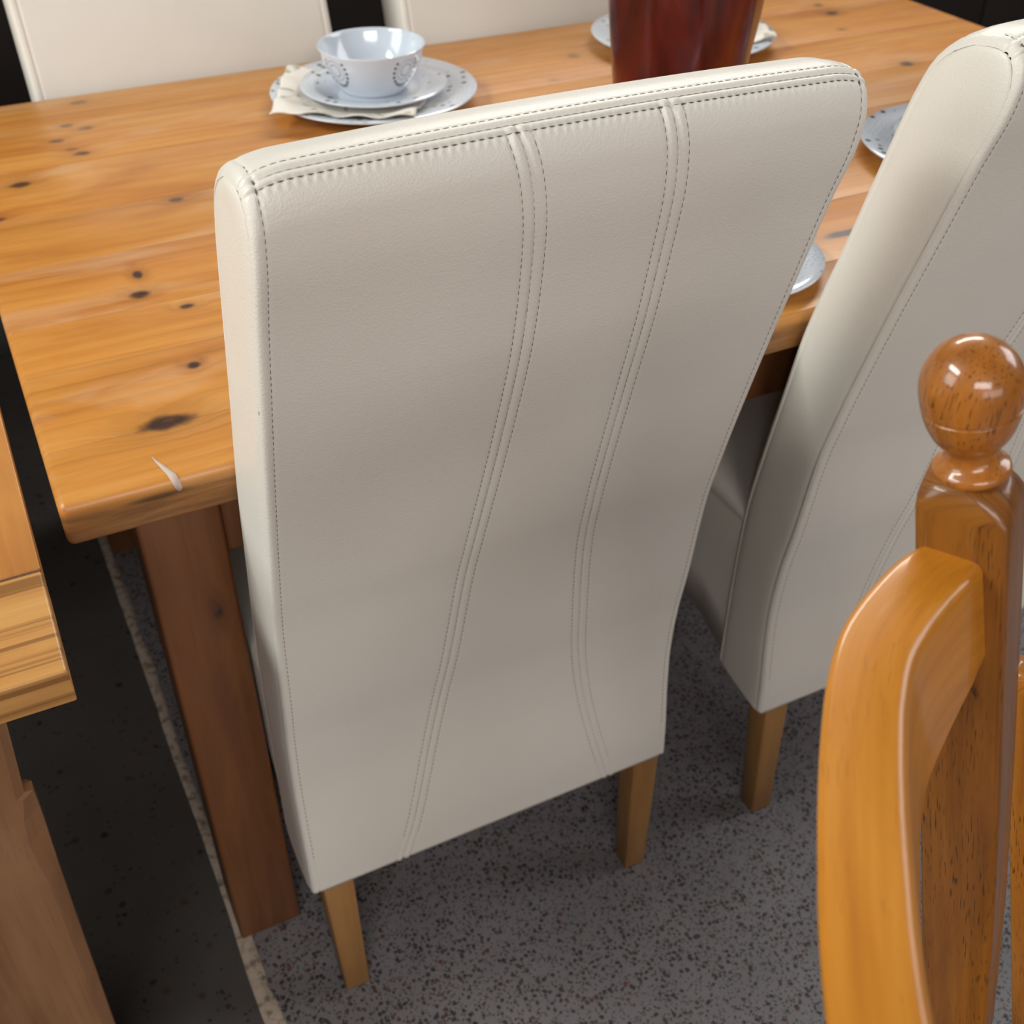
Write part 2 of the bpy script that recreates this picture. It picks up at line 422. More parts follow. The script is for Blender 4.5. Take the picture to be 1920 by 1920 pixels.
for i in range(len(yb)-1):
    y0, y1 = yb[i]+0.00025, yb[i+1]-0.00025
    kn = [(k[0]-tc.x, k[1]-tc.y, k[2], k[3], k[4]) for k in KN if y0-0.004 < k[1] < y1+0.004]
    t = pl_tint[i]; tint = lambda c: tuple(a*b for a, b in zip(c, t))
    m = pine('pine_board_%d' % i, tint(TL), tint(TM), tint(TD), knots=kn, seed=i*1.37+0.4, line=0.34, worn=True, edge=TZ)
    me = plank_mesh('plank', T0-tc.x, T1-tc.x, y0-tc.y, y1-tc.y, TB, TZ, 0.008 if i == 0 else 0.0007, 0.008 if i == len(yb)-2 else 0.0007, 0.007)
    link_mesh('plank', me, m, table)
M_leg = pine('pine_leg', (0.20, 0.078, 0.026), (0.165, 0.060, 0.019), (0.115, 0.038, 0.012), axis='Z', knots=[], seed=7.1, line=0.25)
M_leg1 = pine('pine_leg_knotty', (0.20, 0.078, 0.026), (0.165, 0.060, 0.019), (0.115, 0.038, 0.012), axis='Z', knots=[(0.053+0.056-tc.x, .556, .0065, .014, 1)], seed=5.2, line=0.25, plane='XZ')
LW = 0.078
lx0, lx1 = 0.053, T1-0.055; ly0, ly1 = 0.885, TY1-0.052
for k, (x0, y0) in enumerate(((lx0, ly0), (lx1-LW, ly0), (lx0, ly1-LW), (lx1-LW, ly1-LW))):
    me = box_mesh('leg', x0-tc.x, x0+LW-tc.x, y0-tc.y, y0+LW-tc.y, 0, TB-0.0005, 0.004, 'z')
    link_mesh('leg', me, M_leg1 if k == 0 else M_leg, table)
az0 = 0.615
for nm, bx in (('apron', (lx0+LW, lx1-LW, ly0+0.012, ly0+0.034)), ('apron', (lx0+LW, lx1-LW, ly1-0.034, ly1-0.012)),
               ('apron', (lx0+0.012, lx0+0.034, ly0+LW, ly1-LW)), ('apron', (lx1-0.034, lx1-0.012, ly0+LW, ly1-LW))):
    me = box_mesh(nm, bx[0]-tc.x, bx[1]-tc.x, bx[2]-tc.y, bx[3]-tc.y, az0, TB-0.0005, 0.002, 'x' if bx[1]-bx[0] > 0.1 else 'y')
    link_mesh(nm, me, M_leg, table)
def scuff():
    pts = [(.0800, .872, TZ+.0003, .0010), (.0822, .863, TZ+.0003, .0026), (.0850, .854, TZ+.0003, .0044), (.0875, .846, TZ+.0003, .0060), (.0890, .841, TZ+.0003, .0068)]
    for k in range(1, 7):
        t = math.pi/2*k/6; pts.append((.0890+.0028*k/6, .841-.0084*math.sin(t), TZ-.008+.0084*math.cos(t), .0074-.0002*k))
    pts += [(.0922, .8326, TZ-.0105, .0055), (.0924, .8326, TZ-.0135, .0022)]
    V = []; F = []
    for (x, y, z, wd) in pts: V += [(x-wd/2-tc.x, y-tc.y, z), (x+wd/2-tc.x, y-tc.y, z)]
    for i in range(len(pts)-1): F.append((2*i, 2*i+1, 2*i+3, 2*i+2))
    me = bpy.data.meshes.new('scuff_mark'); me.from_pydata(V, [], F)
    o = link_mesh('scuff_mark', me, plain('white_scuff', (0.56, 0.43, 0.36), 0.7), table); o['label'] = 'pale whitish scuff near the front corner'
    sd = o.modifiers.new('thick', 'SOLIDIFY'); sd.thickness = 0.0004; sd.offset = 0
scuff()

# ------------------------------------------------------------------ cream leather chair
CX, CY = 0.3605, 0.96            # where the first chair stands
HW = 0.2305
PB = np.array([(.764, .214), (.768, .262), (.776, .330), (.779, .386), (.775, .45), (.766, .512), (.754, .616), (.741, .676), (.726, .736), (.701, .828), (.684, .886), (.660, .968), (.643, 1.022), (.6375, 1.052), (.638, 1.068), (.643, 1.081), (.652, 1.0885), (.668, 1.0905), (.690, 1.087)])
PF = np.array([(.690, 1.087), (.712, 1.076), (.731, 1.056), (.743, 1.025), (.753, .988), (.769, .93), (.788, .86), (.806, .80), (.822, .74), (.836, .66), (.850, .58), (.862, .50), (.866, .42), (.866, .32), (.864, .230)])
def smooth_poly(P, step):
    # Catmull-Rom through the points, resampled by arclength
    Q = np.vstack([2*P[0]-P[1], P, 2*P[-1]-P[-2]]); out = []
    for i in range(1, len(Q)-2):
        p0, p1, p2, p3 = Q[i-1:i+3]
        for t in np.linspace(0, 1, 24, endpoint=False):
            out.append(0.5*((2*p1)+(-p0+p2)*t+(2*p0-5*p1+4*p2-p3)*t*t+(-p0+3*p1-3*p2+p3)*t**3))
    out.append(P[-1]); out = np.array(out)
    s = np.r_[0, np.cumsum(np.linalg.norm(np.diff(out, axis=0), axis=1))]
    ss = step(s[-1]) if callable(step) else np.linspace(0, s[-1], int(s[-1]/step)+2)
    return np.c_[np.interp(ss, s, out[:, 0]), np.interp(ss, s, out[:, 1])], ss
B, SB = smooth_poly(PB, lambda L: np.r_[np.arange(0, L-0.075, 0.004), np.arange(L-0.075, L-0.0004, 0.0009), L])
Fp, SF = smooth_poly(PF, 0.012)
def normals2(P):
    t = np.gradient(P, axis=0); t /= np.linalg.norm(t, axis=1)[:, None]
    return np.c_[-t[:, 1], t[:, 0]]
NB = normals2(B)                 # outward (towards -Y / up)
NF = normals2(Fp)
zz1 = np.array([.231, .298, .429, .55, .656, .755, .843, .933, 1.029, 1.084]); xx1 = np.array([.245, .265, .294, .311, .323, .332, .3385, .340, .331, .3215])
zz2 = np.array([.242, .319, .404, .527, .623, .723, .832, .924, .994, 1.047, 1.084]); xx2 = np.array([.500, .485, .466, .4535, .4505, .4485, .4475, .4475, .4455, .440, .434])
c1 = np.polyfit(zz1, xx1, 5); c2 = np.polyfit(zz2, xx2, 5)
s_low = np.interp(1.0835, B[:len(B), 1], SB) if False else SB[np.argmin(np.hypot(B[:, 0]-.6455, B[:, 1]-1.0835))]
s_gr = s_low+0.0062; s_up = s_low+0.0145
XL = np.r_[-HW, -HW+0.0009, -HW+0.0022, -HW+0.004, np.arange(-HW+0.006, HW-0.0055, 0.001), HW-0.004, HW-0.0022, HW-0.0009, HW]
RE = 0.006
def edge_inset(x):
    d = HW-np.abs(x); d = np.clip(d, 0, RE); return RE-np.sqrt(RE**2-(RE-d)**2)
def shear(z): return 0.012*np.clip((z-.214)/.87, 0, 1)
def droop(x, z):
    t = np.clip((z-.98)/.09, 0, 1); t = t*t*(3-2*t)
    u = np.abs(x)/HW
    return -t*(0.0045*u**2+0.006*np.clip((u-0.86)/0.14, 0, 1)**2)
g = lambda d, wd: np.exp(-(d/wd)**2)
def back_disp(X, Z, S):
    wx = X+CX+shear(Z)*0+0.0   # world-ish x of the first chair
    wx = X+CX+shear(Z)
    h = np.zeros_like(X)
    below = np.clip((s_gr-S)/0.002, 0, 1)
    for c in (c1, c2):
        d = np.abs(wx-np.polyval(c, np.clip(Z, .21, 1.09)))
        h += below*(-0.0013*g(d, .0013)+0.0010*g(d-.0045, .0030)-0.0007*g(d-.0088, .0012))
    h += -0.0013*g(S-s_gr, .0013)+0.0011*g(S-s_gr-.004, .003)+0.0009*g(S-s_gr+.0035, .0025)-0.0008*g(S-s_low, .0012)-0.0007*g(S-s_up, .0012)
    dl = HW-np.abs(X)
    h += -0.0009*g(dl-.0085, .0013)
    # puckered leather just below the top stitching
    h += 0.00035*np.sin(wx*2*math.pi/0.0062)*g(S-s_low+.002, .003)
    # soft belly of the padding
    h += 0.004*np.cos(np.clip(X/HW, -1, 1)*math.pi/2)*np.clip((Z-.23)/.15, 0, 1)*np.clip((1.06-Z)/.15, 0, 1)
    return h
def chair_back_mesh():
    X, I = np.meshgrid(XL, np.arange(len(B)), indexing='ij')
    bz = B[I, 1]; by = B[I, 0]; S = SB[I]
    off = back_disp(X, bz, S)-edge_inset(X)
    y = by+NB[I, 0]*off; z = bz+NB[I, 1]*off+droop(X, bz)
    Pb = np.stack([X+shear(bz), y-CY, z], -1)
    X2, J = np.meshgrid(XL, np.arange(len(Fp)), indexing='ij')
    bulge = 0.006*np.cos(X2/HW*math.pi/2)*np.clip((1.05-Fp[J, 1])/.1, 0, 1)
    dl = HW-np.abs(X2); gf = -0.0012*g(dl-.012, .0016)
    off = bulge+gf-edge_inset(X2)
    y = Fp[J, 0]+NF[J, 0]*off; z = Fp[J, 1]+NF[J, 1]*off+droop(X2, Fp[J, 1])
    Pf = np.stack([X2+shear(Fp[J, 1]), y-CY, z], -1)
    P = np.concatenate([Pb, Pf[:, 1:]], 1)
    parts = [from_grid(P, closed_v=True)]
    # side caps: sunk seam then padded panel between the back and the front curve
    nt = 90; tb = np.linspace(0, 1, nt)
    ib = np.interp(tb, np.linspace(0, 1, len(B)), np.arange(len(B)))
    sbn = SB/SB[-1]; sfn = SF/SF[-1]
    tt = tb**0.9
    def curve(P2, sn, t): return np.c_[np.interp(t, sn, P2[:, 0]), np.interp(t, sn, P2[:, 1])]
    cb = curve(B-NB*RE, sbn, tt); cf = curve((Fp-NF*RE)[::-1], (1-sfn)[::-1], tt)
    us = np.r_[0, 0.02, 0.05, 0.1, 0.2, 0.35, 0.5, 0.65, 0.8, 0.9, 0.95, 0.98, 1]
    for sgn in (-1, 1):
        G = np.zeros((nt, len(us), 3))
        for k, u in enumerate(us):
            q = cb*(1-u)+cf*u
            wth = np.linalg.norm(cf-cb, axis=1)
            d = np.minimum(u, 1-u)*wth
            out = -0.0015*np.exp(-(d/.0022)**2)*np.clip(wth/.03, 0, 1)+0.0018*np.clip(1-(2*u-1)**4, 0, 1)*np.clip(wth/.06, 0, 1)*(1-np.exp(-(d/.006)**2))
            if u in (0, 1): out = out*0
            G[:, k, 0] = sgn*(HW+out)+shear(q[:, 1]); G[:, k, 1] = q[:, 0]-CY; G[:, k, 2] = q[:, 1]+droop(np.full(nt, HW), q[:, 1])
        parts.append(from_grid(G))
    me = pydata('backrest', parts)
    return fix(me, 0.00005)
def stitches_mesh():
    V = []; F = []
    def row(fn, total, pitch=0.0062, ln=0.0044, wd=0.00125):
        n = int(total/pitch)
        for k in range(n):
            a = fn(k*pitch); b = fn(k*pitch+ln)
            if a is None or b is None: continue
            (pa, na), (pb, nb) = a, b
            t = pb-pa; L = np.linalg.norm(t)
            if L < 1e-5: continue
            t = t/L; sd = np.cross(t, na); o = len(V)
            for p, n_, e in ((pa, na, 0.55), (pa+(pb-pa)*0.5, na, 1.15), (pb, nb, 0.55)):
                V.extend([tuple(p+sd*wd*0.5*e-n_*0.0004), tuple(p+n_*0.00055*e), tuple(p-sd*wd*0.5*e-n_*0.0004)])
            for m in (0, 3):
                for q in range(3):
                    F.append((o+m+q, o+m+(q+1) % 3, o+m+3+(q+1) % 3, o+m+3+q))
            F.append((o, o+1, o+2)); F.append((o+8, o+7, o+6))
    def surf(x, s):
        i = np.interp(s, SB, np.arange(len(SB)))
        y = np.interp(s, SB, B[:, 0]); z = np.interp(s, SB, B[:, 1])
        n = np.array([0, np.interp(s, SB, NB[:, 0]), np.interp(s, SB, NB[:, 1])])
        off = float(back_disp(np.array([x]), np.array([z]), np.array([s]))[0])-float(edge_inset(np.array([x]))[0])
        p = np.array([x+shear(z), y-CY, z+float(droop(np.array([x]), np.array([z]))[0])])+n*off
        return p, n
    for sr in (s_low, s_up):
        row(lambda d, sr=sr: surf(-HW+0.009+d, sr) if d < 2*HW-0.018 else None, 2*HW)
    row(lambda d: surf(-HW+0.009+d, s_gr) if d < 2*HW-0.018 else None, 2*HW, 0.0062, 0.0058, 0.0008)
    for c in (c1, c2):
        for o, wd, ln in ((-.0088, .00125, .0044), (.0088, .00125, .0044), (0.0, .0007, .0058)):
            def fn(d, c=c, o=o):
                s = s_low+0.0-d if o else s_gr-d
                if s < 0.03: return None
                z = np.interp(s, SB, B[:, 1]); x = np.polyval(c, z)-CX-shear(z)+o
                return surf(x, s)
            row(fn, 0.9, 0.0062, ln, wd)
    for sg in (-1, 1):
        row(lambda d, sg=sg: surf(sg*(HW-.0085), s_up+0.012-d) if s_up+0.012-d > 0.05 else None, 0.9)
    me = bpy.data.meshes.new('stitching'); me.from_pydata(V, [], F); return fix(me)
def seat_mesh():
    # upholstered box: skirt rising slightly behind the corners, domed cushion top
    y0, y1 = .800-CY, 1.235-CY; n = 26; rings = []
    ys = np.r_[y0, y0+.02, np.linspace(y0+.05, y1-.04, n-6), y1-.022, y1-.010, y1-.003, y1]
    for y in ys:
        e = max(0, (y-(y1-.03))/.03); ins = 0.02*(1-math.sqrt(max(0, 1-e*e)))
        zb = .214+.052*min(1, max(0, (y+CY-.795)/.13))**1.2; zt = .486-0.6*ins
        hw = HW-0.0035-ins*0.5; pts = []
        cs = [(-hw, zb), (-hw, zb+.06), (-hw, .40), (-hw, zt-.030), (-hw+.001, zt-.022), (-hw-.001, zt-.018), (-hw+.002, zt-.008), (-hw+.010, zt-.001), (-hw+.03, zt+.004), (-hw*.5, zt+.012), (0, zt+.014)]
        full = cs+[(-a, b) for a, b in cs[::-1][1:]]
        pts = [(a+shear(.3), y, b) for a, b in full]+[(hw*.5, y, zb), (0, y, zb), (-hw*.5, y, zb)]
        rings.append(pts)
    return loft_mesh('seat', rings)
chair = empty('leather_chair', 'cream leather high-back dining chair in the middle, back towards the camera', 'chair', (CX, CY, 0), group='cream leather dining chairs')
link_mesh('backrest', chair_back_mesh(), M_leather, chair)
st = link_mesh('stitching', stitches_mesh(), M_thread, chair); st['kind'] = 'stuff'; st['label'] = 'dark olive contrast stitching along the seams'
link_mesh('seat', seat_mesh(), M_leather, chair)
for sx in (-1, 1):
    for yy, back in ((.780, True), (1.19, False)):
        x = sx*(HW-0.026)
        x = {(-1): -HW+0.0295, 1: HW-0.026}[sx]
        tp = (x+0.001, yy-CY+(0.006 if back else 0), .236); bt = (x+(0.006 if sx < 0 else -0.003), yy-CY-(0.004 if back else -0.002), 0)
        me = bar_mesh('leg', bt, tp, .030, .030, .037, .037, r=0.003, side=(1, 0, 0), endr=0.002)
        link_mesh('leg', me, M_beech, chair)
DX = 0.604
copy_thing(chair, (CX+DX, CY, 0), 0, 'cream leather high-back chair at right, seen past the first chair and cut by the frame')
FY = 1.873+(.8255-CY)*1.03
copy_thing(chair, (0.3715, FY+CY*0+0.0+0.0, 0), math.pi, 'cream leather chair across the table at upper left, facing the camera', scale=1.03)
copy_thing(chair, (0.9695, FY, 0), math.pi, 'cream leather chair across the table behind the bowl and the vase', scale=1.03)

# ------------------------------------------------------------------ crockery
def china(name, rim=None, bowl=False):
    s = NT(name); co = s.coord('Object')
    white = (0.60, 0.64, 0.70); col = white
    if rim:
        flat = s.scale(co, (1, 1, 0)); L = s.vmath('LENGTH', flat, (0, 0, 0))
        v = s.voro(flat, 52, rnd=0.8, dim='2D'); pat = s.noise(flat, 18, 1)
        d = s.math('MULTIPLY', s.ss(v.outputs['Distance'], 0.17, 0.25, 1, 0), s.ss(pat, 0.49, 0.52))
        v2 = s.voro(flat, 150, rnd=0.6, dim='2D')
        d2 = s.math('MULTIPLY', s.ss(v2.outputs['Distance'], 0.12, 0.22, 0.45, 0), s.ss(pat, 0.46, 0.43))
        m = s.math('MULTIPLY', s.math('MAXIMUM', d, d2), s.math('MULTIPLY', s.ss(L, rim[0], rim[0]+.004), s.ss(L, rim[1], rim[1]+.004, 1, 0)))
        col = s.mix(m, col, (0.045, 0.055, 0.055))
    s.color(col); s.rough(0.12); s.b.inputs['Specular IOR Level'].default_value = 0.55
    s.b.inputs['Coat Weight'].default_value = 0.3; s.b.inputs['Coat Roughness'].default_value = 0.05
    return s.m
M_plate = china('dotted_china', (0.095, 0.147)); M_side = china('side_plate_china', (0.074, 0.104)); M_white = china('white_china')
def plate_mesh(name, R, h, t=0.004):
    f = R*0.58
    prof = [(0.0005, 0.0035), (f*0.86, 0.0035), (f*0.88, 0.0), (f*0.95, 0.0), (f*0.98, 0.003), (f*1.06, 0.005), (R*0.8, h*0.62), (R*0.99, h-t*0.4), (R, h), (R*0.99, h+t*0.35), (R*0.8, h*0.62+t), (f*1.06, 0.005+t), (f*0.9, 0.0035+t*0.9), (0.0005, 0.0035+t*0.85)]
    return lathe_mesh(name, prof, 72)
dinner_me = plate_mesh('dinner_plate', 0.152, 0.020)
side_me = plate_mesh('side_plate', 0.108, 0.016)
bowl_prof = [(0.0005, 0.004), (0.040, 0.004), (0.042, 0.0), (0.047, 0.0), (0.049, 0.004), (0.056, 0.012), (0.064, 0.026), (0.071, 0.042), (0.0765, 0.060), (0.0775, 0.0625), (0.0768, 0.0640), (0.0755, 0.0630), (0.074, 0.058), (0.068, 0.042), (0.061, 0.027), (0.052, 0.014), (0.040, 0.0085), (0.0005, 0.008)]
bowl_me = lathe_mesh('bowl', bowl_prof, 72)
def bowl_print_mesh():
    """ovals of dots with fine inner loops printed on the outside wall"""
    V = []; F = []
    pr = np.array([(r, z) for r, z in bowl_prof[4:9]])
    def wall_pt(a, z, off):
        r = np.interp(z, pr[:, 1], pr[:, 0])+off; return (r*math.cos(a), r*math.sin(a), z)
    def disc(a, z, rad, off=0.0003):
        o = len(V); n = 7; V.append(wall_pt(a, z, off+0.0001))
        for k in range(n):
            t = 2*math.pi*k/n; V.append(wall_pt(a+rad*math.cos(t)/0.068, z+rad*math.sin(t), off*0.3))
        for k in range(n): F.append((o, o+1+k, o+1+(k+1) % n))
    for c in range(1):
        ac = 0.0
        for k in range(20):
            t = 2*math.pi*k/20; zz = 0.0395+0.0225*math.sin(t)
            if zz < 0.0575: disc(ac+0.0195*math.cos(t)/0.068, zz, 0.0023-0.0004*math.sin(t))
        for sc in (0.70, 0.42):
            for k in range(34):
                t = 2*math.pi*k/34; disc(ac+0.0205*sc*math.cos(t)/0.068, 0.0405+0.0205*sc*math.sin(t), 0.0007)
    me = bpy.data.meshes.new('dot_print'); me.from_pydata(V, [], F); return fix(me)
print_me = bowl_print_mesh(); M_ink = plain('grey_ink', (0.055, 0.05, 0.055), 0.4)
def napkin_mat():
    s = NT('cream_napkin'); co = s.coord('Object')
    n = s.noise(s.scale(co, (1, 1, 0)), 24, 2, 0.5, 1.5); n2 = s.noise(co, 700, 2)
    m = s.math('MULTIPLY', s.ss(n, 0.58, 0.66), 0.85)
    col = s.mix(m, (0.80, 0.74, 0.66), (0.36, 0.36, 0.26))
    s.color(col); s.rough(0.85); s.bump(n2, 0.2, 0.0006); return s.m
M_nap = napkin_mat()
def napkin_mesh(seed):
    rs = np.random.RandomState(seed); n = 44; L = 0.106; ox, oy = -0.0275, 0.028; G = np.zeros((n, n, 3))
    R = 0.152; f = R*0.58
    prr = np.array([0, f*1.0, f*1.06, R*0.8, R*0.99, R*1.05, R*1.3]); prz = np.array([.0075, .0075, .010, .0168, .0212, .020, .014])
    ph = rs.rand(4)*6
    for i in range(n):
        for j in range(n):
            a = (i/(n-1)*2-1); b = (j/(n-1)*2-1)
            a2 = a*(1+0.05*math.sin(2.5*b+ph[0])); b2 = b*(1+0.05*math.sin(2.1*a+ph[1]))
            x, y = a2*L+ox, b2*L+oy
            r = math.hypot(x, y); edge = max(abs(a), abs(b))
            cov = max(0.0, min(1.0, (r-0.085)/0.03))
            z = np.interp(r, prr, prz)+0.0022+cov*edge**2*(0.0022*math.sin(13*a+ph[2])+0.0022*math.cos(11*b+ph[3])+0.003)
            G[i, j] = (x, y, z)
    v, fa = from_grid(G); me = pydata('napkin', [(v, fa)]); return fix(me)
nap_me = napkin_mesh(2)
def setting(x, y, words, rz, full=True, small=False):
    z = TZ+0.0002
    if small:
        p = link_mesh('side_plate', side_me, M_side, loc=(x, y, z)); p.rotation_euler = (0, 0, rz)
        tag(p, 'white dotted plate '+words, 'plate', 'side plates'); return
    p = link_mesh('dinner_plate', dinner_me, M_plate, loc=(x, y, z)); p.rotation_euler = (0, 0, rz)
    tag(p, 'large white dotted dinner plate '+words, 'plate', 'dinner plates')
    q = link_mesh('napkin', nap_me, M_nap, loc=(x, y, z)); q.rotation_euler = (0, 0, rz)
    sd = q.modifiers.new('cloth', 'SOLIDIFY'); sd.thickness = 0.0012; sd.offset = 1
    tag(q, 'cream leaf-print napkin laid on the plate '+words, 'napkin', 'cream napkins')
    s2 = link_mesh('side_plate', side_me, M_side, loc=(x, y, z+0.0118)); s2.rotation_euler = (0, 0, rz+1)
    tag(s2, 'white side plate on a napkin '+words, 'plate', 'side plates')
    b = link_mesh('bowl', bowl_me, M_white, loc=(x, y, z+0.0118+0.0072)); b.rotation_euler = (0, 0, rz-math.radians(40))
    tag(b, 'small white bowl with grey dotted ovals '+words, 'bowl', 'white bowls')
    for c in range(4):
        d = link_mesh('dot_print', print_me, M_ink, b); d.rotation_euler = (0, 0, math.radians(-90+90*c)); d['kind'] = 'stuff'
setting(0.577, 1.635, 'at the far side, left of the vase', math.radians(62))
setting(1.137, 1.673, 'half hidden behind the red vase', math.radians(-109))
setting(1.221, 1.085, 'behind the right-hand cream chair', math.radians(126))
setting(0.735, 0.957, 'behind the right edge of the middle chair', 0.6, small=True)

# ------------------------------------------------------------------ vase
def vase():
    x, y = 0.865, 1.275
    def disp(a, z):
        h = 0.0
        for k in range(9):
            da = (a-2*math.pi*(k+0.3)/9+math.pi) % (2*math.pi)-math.pi
            h += 0.0045*math.exp(-(da/0.17)**2-((z-0.185)/0.055)**2)
        return h if z > 0.02 else 0
    prof = [(0.0005, 0.004), (0.066, 0.004), (0.069, 0.0), (0.0715, 0.002), (0.0730, 0.012)]
    for k in range(1, 26):
        t = k/25; prof.append((0.0730+0.0285*t+0.004*math.sin(t*3.1), 0.012+0.298*t))
    prof += [(0.104, 0.315), (0.101, 0.320), (0.096, 0.316)]
    for k in range(0, 9):
        t = 1-k/8; prof.append((0.070+0.024*t, 0.02+0.29*t))
    prof.append((0.0005, 0.016))
    s = NT('red_glaze'); co = s.coord('Object')
    n = s.noise(s.scale(co, (1, 1, 0.35)), 12, 4, 0.55, 1.2); n2 = s.noise(s.scale(co, (1, 1, 0.2)), 40, 3)
    f = s.math('ADD', s.math('MULTIPLY', n, 0.8), s.math('MULTIPLY', n2, 0.2))
    col = s.ramp(f, [(0.36, (0.035, 0.003, 0.003)), (0.52, (0.095, 0.008, 0.005)), (0.68, (0.16, 0.030, 0.003))])
    lw = s.n('ShaderNodeLayerWeight'); lw.inputs[0].default_value = 0.35
    s.color(col); s.rough(0.3); s.b.inputs['Specular IOR Level'].default_value = 0.2
    s.b.inputs['Coat Weight'].default_value = 0.3; s.b.inputs['Coat Roughness'].default_value = 0.12
    s.b.inputs['Subsurface Weight'].default_value = 0.0
    s.t.nodes.remove(lw)
    v = empty('vase', 'tall dark red glazed vase standing on the pine table', 'vase', (x, y, TZ+0.0002))
    link_mesh('vase_body', lathe_mesh('vase_body', prof, 90, disp=disp), s.m, v)
    rim = lathe_mesh('rim', [(0.1015, 0.314), (0.105, 0.317), (0.106, 0.322), (0.103, 0.326), (0.099, 0.323), (0.099, 0.317)], 64)
    link_mesh('rim', rim, s.m, v)
vase()

# ------------------------------------------------------------------ second pine table at the left edge
def left_table():
    X1, Y0 = -0.0295, 0.643; X0, Y1 = -2.1, 2.45; zb = 0.729
    c = Vector(((X0+X1)/2, (Y0+Y1)/2, 0))
    t = empty('side_table', 'lighter coarse-grained pine table at the left edge of the frame', 'table', c)
    end_m = pine('coarse_pine', (0.62, 0.335, 0.105), (0.54, 0.265, 0.075), (0.40, 0.165, 0.040), axis='X', seed=2.2, rings=1.9, line=0.85)
    me = plank_mesh('end_board', X0-c.x, X1-c.x, Y0-c.y, .7595-c.y, zb, TZ, 0.002, 0.0006, 0.0025)
    link_mesh('end_board', me, end_m, t)
    bm_ = box_mesh('joint_strip', X0+.004-c.x, X1-.001-c.x, .758-c.y, .7635-c.y, zb+.002, TZ-.0012, .0004, 'x'); link_mesh('joint_strip', bm_, plain('joint_dark', (0.12, 0.055, 0.02), 0.7), t)
    w = (X1-X0)/16
    for k in range(16):
        m = pine('long_pine_%d' % k, (0.60, 0.275, 0.075), (0.53, 0.225, 0.052), (0.40, 0.145, 0.030), axis='Y', seed=k*1.9+.3, line=0.3)
        a = X0+w*k+.0003; b = X0+w*(k+1)-.0003
        me = bar_mesh('plank', ((a+b)/2-c.x, .7635-c.y, (zb+TZ)/2), ((a+b)/2-c.x, Y1-c.y, (zb+TZ)/2), b-a, TZ-zb, r=.001, side=(1, 0, 0), endr=.001)
        link_mesh('plank', me, m, t)
    # stepped legs
    lm = pine('coarse_leg', (0.30, 0.150, 0.068), (0.25, 0.118, 0.050), (0.17, 0.072, 0.030), axis='Z', seed=9, line=0.5, rings=1.3)
    def leg(x1, y0, sx, sy):
        # flat board leg: chamfered corner, cut back above a sloping stop
        rings = []
        for z, xr, xi, yf in ((0, -.1015, -.111, .700), (.25, -.0945, -.104, .700), (.43, -.0894, -.0990, .700), (.497, -.0875, -.0985, .700), (.520, -.0868, -.1005, .7015), (.545, -.0861, -.1020, .7045),
                          (.570, -.0854, -.0990, .7075), (.5935, -.0848, -.0935, .7085), (.5955, -.0915, -.0985, .7085), (.66, -.0862, -.0925, .7085), (.7285, -.080, -.087, .7085)):
            ch = xr-xi; xl = xr-.10
            pts = [(xl, yf), (xi, yf), (xr, yf+ch*.9), (xr, yf+ch*.9+.010), (xr-.004, yf+ch*.9+.014), (xl, yf+ch*.9+.014)]
            q = []
            for px, py in pts:
                dx = px-(-.0848); dy = py-.70
                q.append((x1+sx*dx-c.x, y0+sy*dy-c.y, z))
            rings.append(q)
        o = link_mesh('leg', loft_mesh('leg', rings), lm, t, smooth=False)
    leg(-.0848, .684, 1, 1); leg(X0+.05, .684, -1, 1); leg(-.0848, Y1-.05, 1, -1); leg(X0+.05, Y1-.05, -1, -1)
    for bx in ((X0+.12, -.16, .715, .737), (X0+.12, -.16, Y1-.087, Y1-.065)):
        link_mesh('apron', box_mesh('apron', bx[0]-c.x, bx[1]-c.x, bx[2]-c.y, bx[3]-c.y, .63, zb-.0005, .002, 'x'), lm, t)
    for bx in ((X0+.07, X0+.092, .77, Y1-.12), (-.131, -.109, .77, Y1-.12)):
        link_mesh('apron', box_mesh('apron', bx[0]-c.x, bx[1]-c.x, bx[2]-c.y, bx[3]-c.y, .63, zb-.0005, .002, 'y'), lm, t)
left_table()

